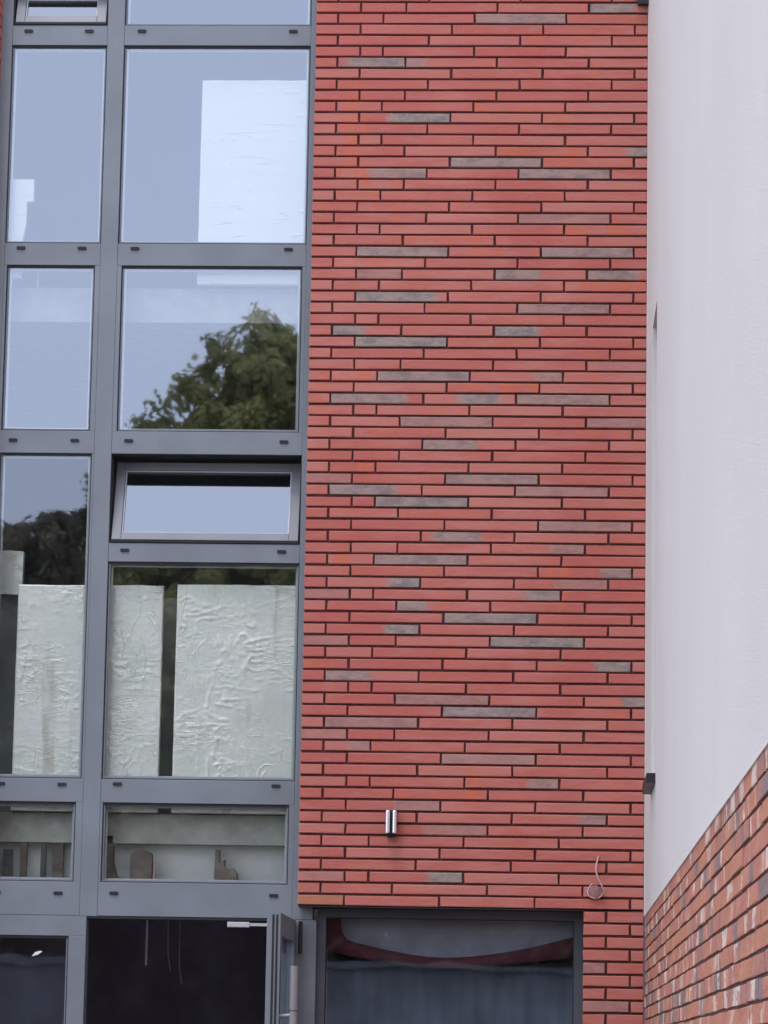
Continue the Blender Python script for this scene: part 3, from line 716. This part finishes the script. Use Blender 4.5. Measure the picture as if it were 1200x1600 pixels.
# hazy reflection in the low panes modelled as solid brown shapes on the transom
ac = MB(); pts = [(-1.168, 2.483)] + [(-1.053, 2.483)] + [(-1.110 + .058 * math.cos(t), 2.625 + .043 * math.sin(t)) for t in [math.pi * i / 9 for i in range(10)]]
ac.prism(pts, .27, .36); tag(ac.build('paper_sack', MT['brown']), 'brown round topped sack on the ledge of the low wide window', 'sack')
tag(MB().box(-1.043, -1.033, .27, .285, 2.483, 2.625).build('timber_offcut', MT['cable']), 'thin pinkish timber offcut beside the round topped brown sack', 'offcut')
bb = MB().prism([(-.716, 2.483), (-.588, 2.483), (-.595, 2.548), (-.612, 2.573), (-.642, 2.566), (-.665, 2.585), (-.660, 2.618), (-.690, 2.60), (-.690, 2.672), (-.712, 2.676)], .27, .35)
tag(bb.build('broken_card', MT['brown']), 'jagged broken brown card on the ledge, right of the round topped sack', 'cardboard')
tag(MB().prism([(-1.305, 2.483), (-1.20, 2.483), (-1.20, 2.515), (-1.245, 2.52), (-1.265, 2.60), (-1.27, 2.74), (-1.305, 2.74)], .30, .37).build('card_stack', MT['brown']), 'dark brown stepped card pile in the left corner of the low wide window', 'cardboard')
for k, (x, w_, z1) in enumerate(((-1.86, .05, 2.66), (-1.77, .035, 2.70), (-1.66, .028, 2.69), (-1.60, .06, 2.70))):  # uprights added as further shapes of the reflection
    tag(MB().box(x, x + w_, .30 + k * .01, .33 + k * .01, 2.483, z1).build('timber_post', MT['brown' if k % 2 else 'darkframe']),
        ['wide dark upright board at the left end of the low left pane', 'brown upright board second from the left in the low left pane', 'thin dark upright board third from the left in the low left pane', 'brown upright board nearest the mullion in the low left pane'][k], 'upright board', 'upright boards in the low left pane')
for k, (x, y, z0, z1, r_) in enumerate(((-1.155, 1.0, 2.07, 2.23, .007), (-1.075, 1.5, 2.05, 2.17, .005), (-1.008, 1.5, 1.98, 2.09, .005))):
    tl_ = Vector((.0, 0, 0)) if k == 0 else Vector((-.018, 0, 0))
    tag(MB().tube([(x, y, z0), (x + tl_.x, y, z1), (x + tl_.x, y, 2.699)], [r_, r_, .0015], 8).build('hanging_cable', MT['white' if k == 0 else 'blind']),
        ['bright white cable end hanging in the dark doorway', 'faint tilted cable in the middle of the dark doorway', 'faint cable hanging rightmost in the dark doorway'][k], 'cable', 'cables hanging in the doorway')

# ------------------------------------------------------------------ things on the brick wall
lamp = empty('wall_lamp', (.243, -.02, 2.81), 'small wall lamp of two polished steel tubes on the red bricks', 'lamp')
for x in (.2255, .2615):
    MB().tube([(x, -.060, 2.749), (x, -.060, 2.753), (x, -.060, 2.866), (x, -.060, 2.870)], [.0095, .0115, .0115, .0095], 20).build('tube', MT['chrome'], lamp, smooth=False)  # each polished tube models one bright highlight of the lamp's round body
MB().box(.217, .271, -.046, -.003, 2.742, 2.872, .004).build('housing', MT['black'], lamp)  # black body models the dark strip between the two highlights
MB().tube([(.2435, -.052, 2.742), (.2435, -.052, 2.728)], [.026, .018], 16).build('base_cap', MT['black'], lamp)
cb = empty('cable_outlet', (1.32, -.01, 2.46), 'loose pinkish cable looping from a round cap above the lower window corner', 'cable')
cp = curve([(1.333, 2.650), (1.323, 2.612), (1.319, 2.575), (1.331, 2.532), (1.349, 2.495), (1.361, 2.468), (1.347, 2.440), (1.322, 2.428)], 30)
MB().tube([(x, -.006 - .035 * math.sin(math.pi * i / 30), z) for i, (x, z) in enumerate(cp)], .0042, 8).build('cable', MT['cable'], cb, smooth=True)
dk = MB().tube([(1.318, -.001, 2.462), (1.317, -.016, 2.460), (1.316, -.021, 2.459)], [.036, .034, .020], 18)
rs = random.Random(5); dk.v = [(x + rs.uniform(-.004, .004), y + rs.uniform(-.003, 0), z + rs.uniform(-.004, .004)) for x, y, z in dk.v]
dk.build('cap', MT['disc'], cb)
lp2 = curve([(1.322, 2.428), (1.292, 2.434), (1.277, 2.458), (1.284, 2.486), (1.300, 2.502)], 14)
MB().tube([(x, -.012 - .012 * math.sin(i * .4), z) for i, (x, z) in enumerate(lp2)], .0038, 8).build('cable', MT['cable'], cb, smooth=True)

# ------------------------------------------------------------------ opposite side: what the panes reflect
def leaf_tree(cx, cy, blobs, nleaf, mat, seed, label, size=.10, trunk=.22, top=None):
    rs = random.Random(seed)
    root = empty('tree', (cx, cy, 0), label, 'tree', 'trees opposite the building')
    mb = MB(); tot = sum(b[3] * b[4] * b[4] for b in blobs)
    for (bx, by, bz, rx, rz) in blobs:
        # clumps inside each blob, leaves inside each clump
        ncl = int(60 * rx * rz) + 14; nl = int(nleaf * rx * rz * rz / tot)
        cl = []
        for _ in range(ncl):
            d = Vector((rs.gauss(0, 1), rs.gauss(0, 1), rs.gauss(0, 1))).normalized() * (rs.uniform(.45, 1.0) ** .6)
            cl.append((Vector((bx + d.x * rx, by + d.y * rx, bz + d.z * rz)), rs.uniform(.14, .34)))
        for _ in range(nl):
            c, r = rs.choice(cl)
            d = Vector((rs.gauss(0, 1), rs.gauss(0, 1), rs.gauss(0, .8))); d = d.normalized() * r * rs.random() ** .4
            p = c + d; n = (d.normalized() + Vector((rs.uniform(-1, 1), rs.uniform(-1, 1), rs.uniform(-.3, 1.2)))).normalized()
            a = n.orthogonal().normalized(); a = Matrix.Rotation(rs.uniform(0, 6.28), 3, n) @ a; b = n.cross(a)
            s = size * rs.uniform(.6, 1.3); i = len(mb.v)
            mb.v += [tuple(p - a * s), tuple(p + b * s * .5), tuple(p + a * s), tuple(p - b * s * .5)]
            mb.f.append((i, i + 1, i + 2, i + 3))
    mb.v = [(x + cx, y + cy, z) for (x, y, z) in mb.v]
    mb.build('crown', mat, root)
    tr = MB(); H = max(b[2] for b in blobs)
    tr.tube([(cx, cy, 0), (cx + .1, cy, H * .35), (cx - .05, cy + .1, H * .7), (cx + .1, cy, H + .6)], [trunk, trunk * .8, trunk * .5, .04], 10)
    for (bx, by, bz, rx, rz) in blobs:
        tr.tube([(cx, cy, H * .35), (cx + bx * .6, cy + by * .6, (bz + H * .35) / 2), (cx + bx, cy + by, bz)], [trunk * .5, trunk * .3, .03], 6)
    tr.build('trunk', MT['bark'], root)
    return root
leaf_tree(-3.3, -35, [(0, 0, 10.4, 1.8, 2.7), (-.95, 0, 11.8, .7, 1.35), (-.3, 0, 11.95, .6, 1.6), (.45, 0, 11.8, .7, 1.4), (-1.85, .3, 10.6, .75, 1.3), (1.3, 0, 9.5, 1.7, 3.1), (0, 0, 7.4, 2.9, 2.4), (-1.6, 0, 8.6, 1.6, 2)], 170000, MT['leafA'], 3, 'tall olive green tree with upright crown mirrored in the windows', size=.075)
leaf_tree(-6.1, -36.5, [(0, 0, 8.9, 1.5, 2.3), (.3, 0, 10.5, .8, 1.3), (-.9, 0, 8.3, 1.3, 2.1), (.6, 0, 6.5, 2.0, 2.2), (-1.5, 0, 6.5, 1.6, 2.0)], 110000, MT['leafB'], 5, 'dark brownish tree left of the tall olive green one', size=.075)
leaf_tree(-8.6, -38, [(0, 0, 8.0, 1.6, 2.4), (1.0, 0, 8.9, 1.1, 1.7), (0, 0, 5.5, 2.2, 2.2)], 60000, MT['leafB'], 8, 'lower dark tree at the left end of the row', size=.08)
leaf_tree(.9, -38, [(0, 0, 8.4, 2.3, 2.6), (.5, 0, 6.4, 2.6, 2.4), (-1, 0, 5.5, 2.6, 2.2)], 60000, MT['leafA'], 11, 'broad green tree right of the tall olive green one', size=.09)
leaf_tree(-5, -44, [(0, 0, 7.6, 6.5, 2.2), (3, 0, 4.5, 8, 2.6)], 60000, MT['leafB'], 21, 'wide dark tree mass standing behind the front row', size=.13)
leaf_tree(5.4, -37, [(0, 0, 7.4, 2.5, 2.8), (1, 0, 5.4, 2.6, 2.4)], 40000, MT['leafB'], 12, 'dark tree at the right end of the row')
hd = MB(); rs = random.Random(4)
for _ in range(60000):
    p = Vector((rs.uniform(-22, 18), -33.3 + rs.gauss(0, .5), 4.9 * rs.random() ** .7 + rs.gauss(0, .15)))
    a = Vector((rs.gauss(0, 1), rs.gauss(0, 1), rs.gauss(0, 1))).normalized() * .14; b = a.orthogonal().normalized() * .08; i = len(hd.v)
    hd.v += [tuple(p - a), tuple(p + b), tuple(p + a), tuple(p - b)]; hd.f.append((i, i + 1, i + 2, i + 3))
tag(hd.build('hedge', MT['leafB']), 'long tall dark hedge opposite the building', 'hedge', kind='stuff')
gw = MB().box(-22, 18, -26.2, -26, 0, 2.7); gw.box(-22, 18, -26.25, -25.95, 2.701, 2.78)
tag(gw.build('garden_wall', MT['gardenwall']), 'long grey garden wall in front of the hedge', 'wall')
hs_ = empty('house', (-14, -48, 0), 'pale house with slate roof beyond the trees', 'house')
MB().box(-19, -9.6, -52, -44, 0, 8.2).build('wall', MT['wall_pale'], hs_)
rf = MB(); rf.v = [(-19.4, -52.4, 8.201), (-9.2, -52.4, 8.201), (-9.2, -43.6, 8.201), (-19.4, -43.6, 8.201), (-19.4, -48, 11), (-9.2, -48, 11)]
rf.f = [(0, 1, 2, 3)[::-1], (0, 1, 5, 4), (2, 3, 4, 5), (1, 2, 5), (3, 0, 4)]; rf.build('roof', MT['roof'], hs_)
for x in (-17.5, -15, -12.5, -10.9):
    for z in (1.2, 5.0): MB().box(x, x + 1.0, -44.0, -43.95, z, z + 1.5).build('window', MT['black'], hs_)
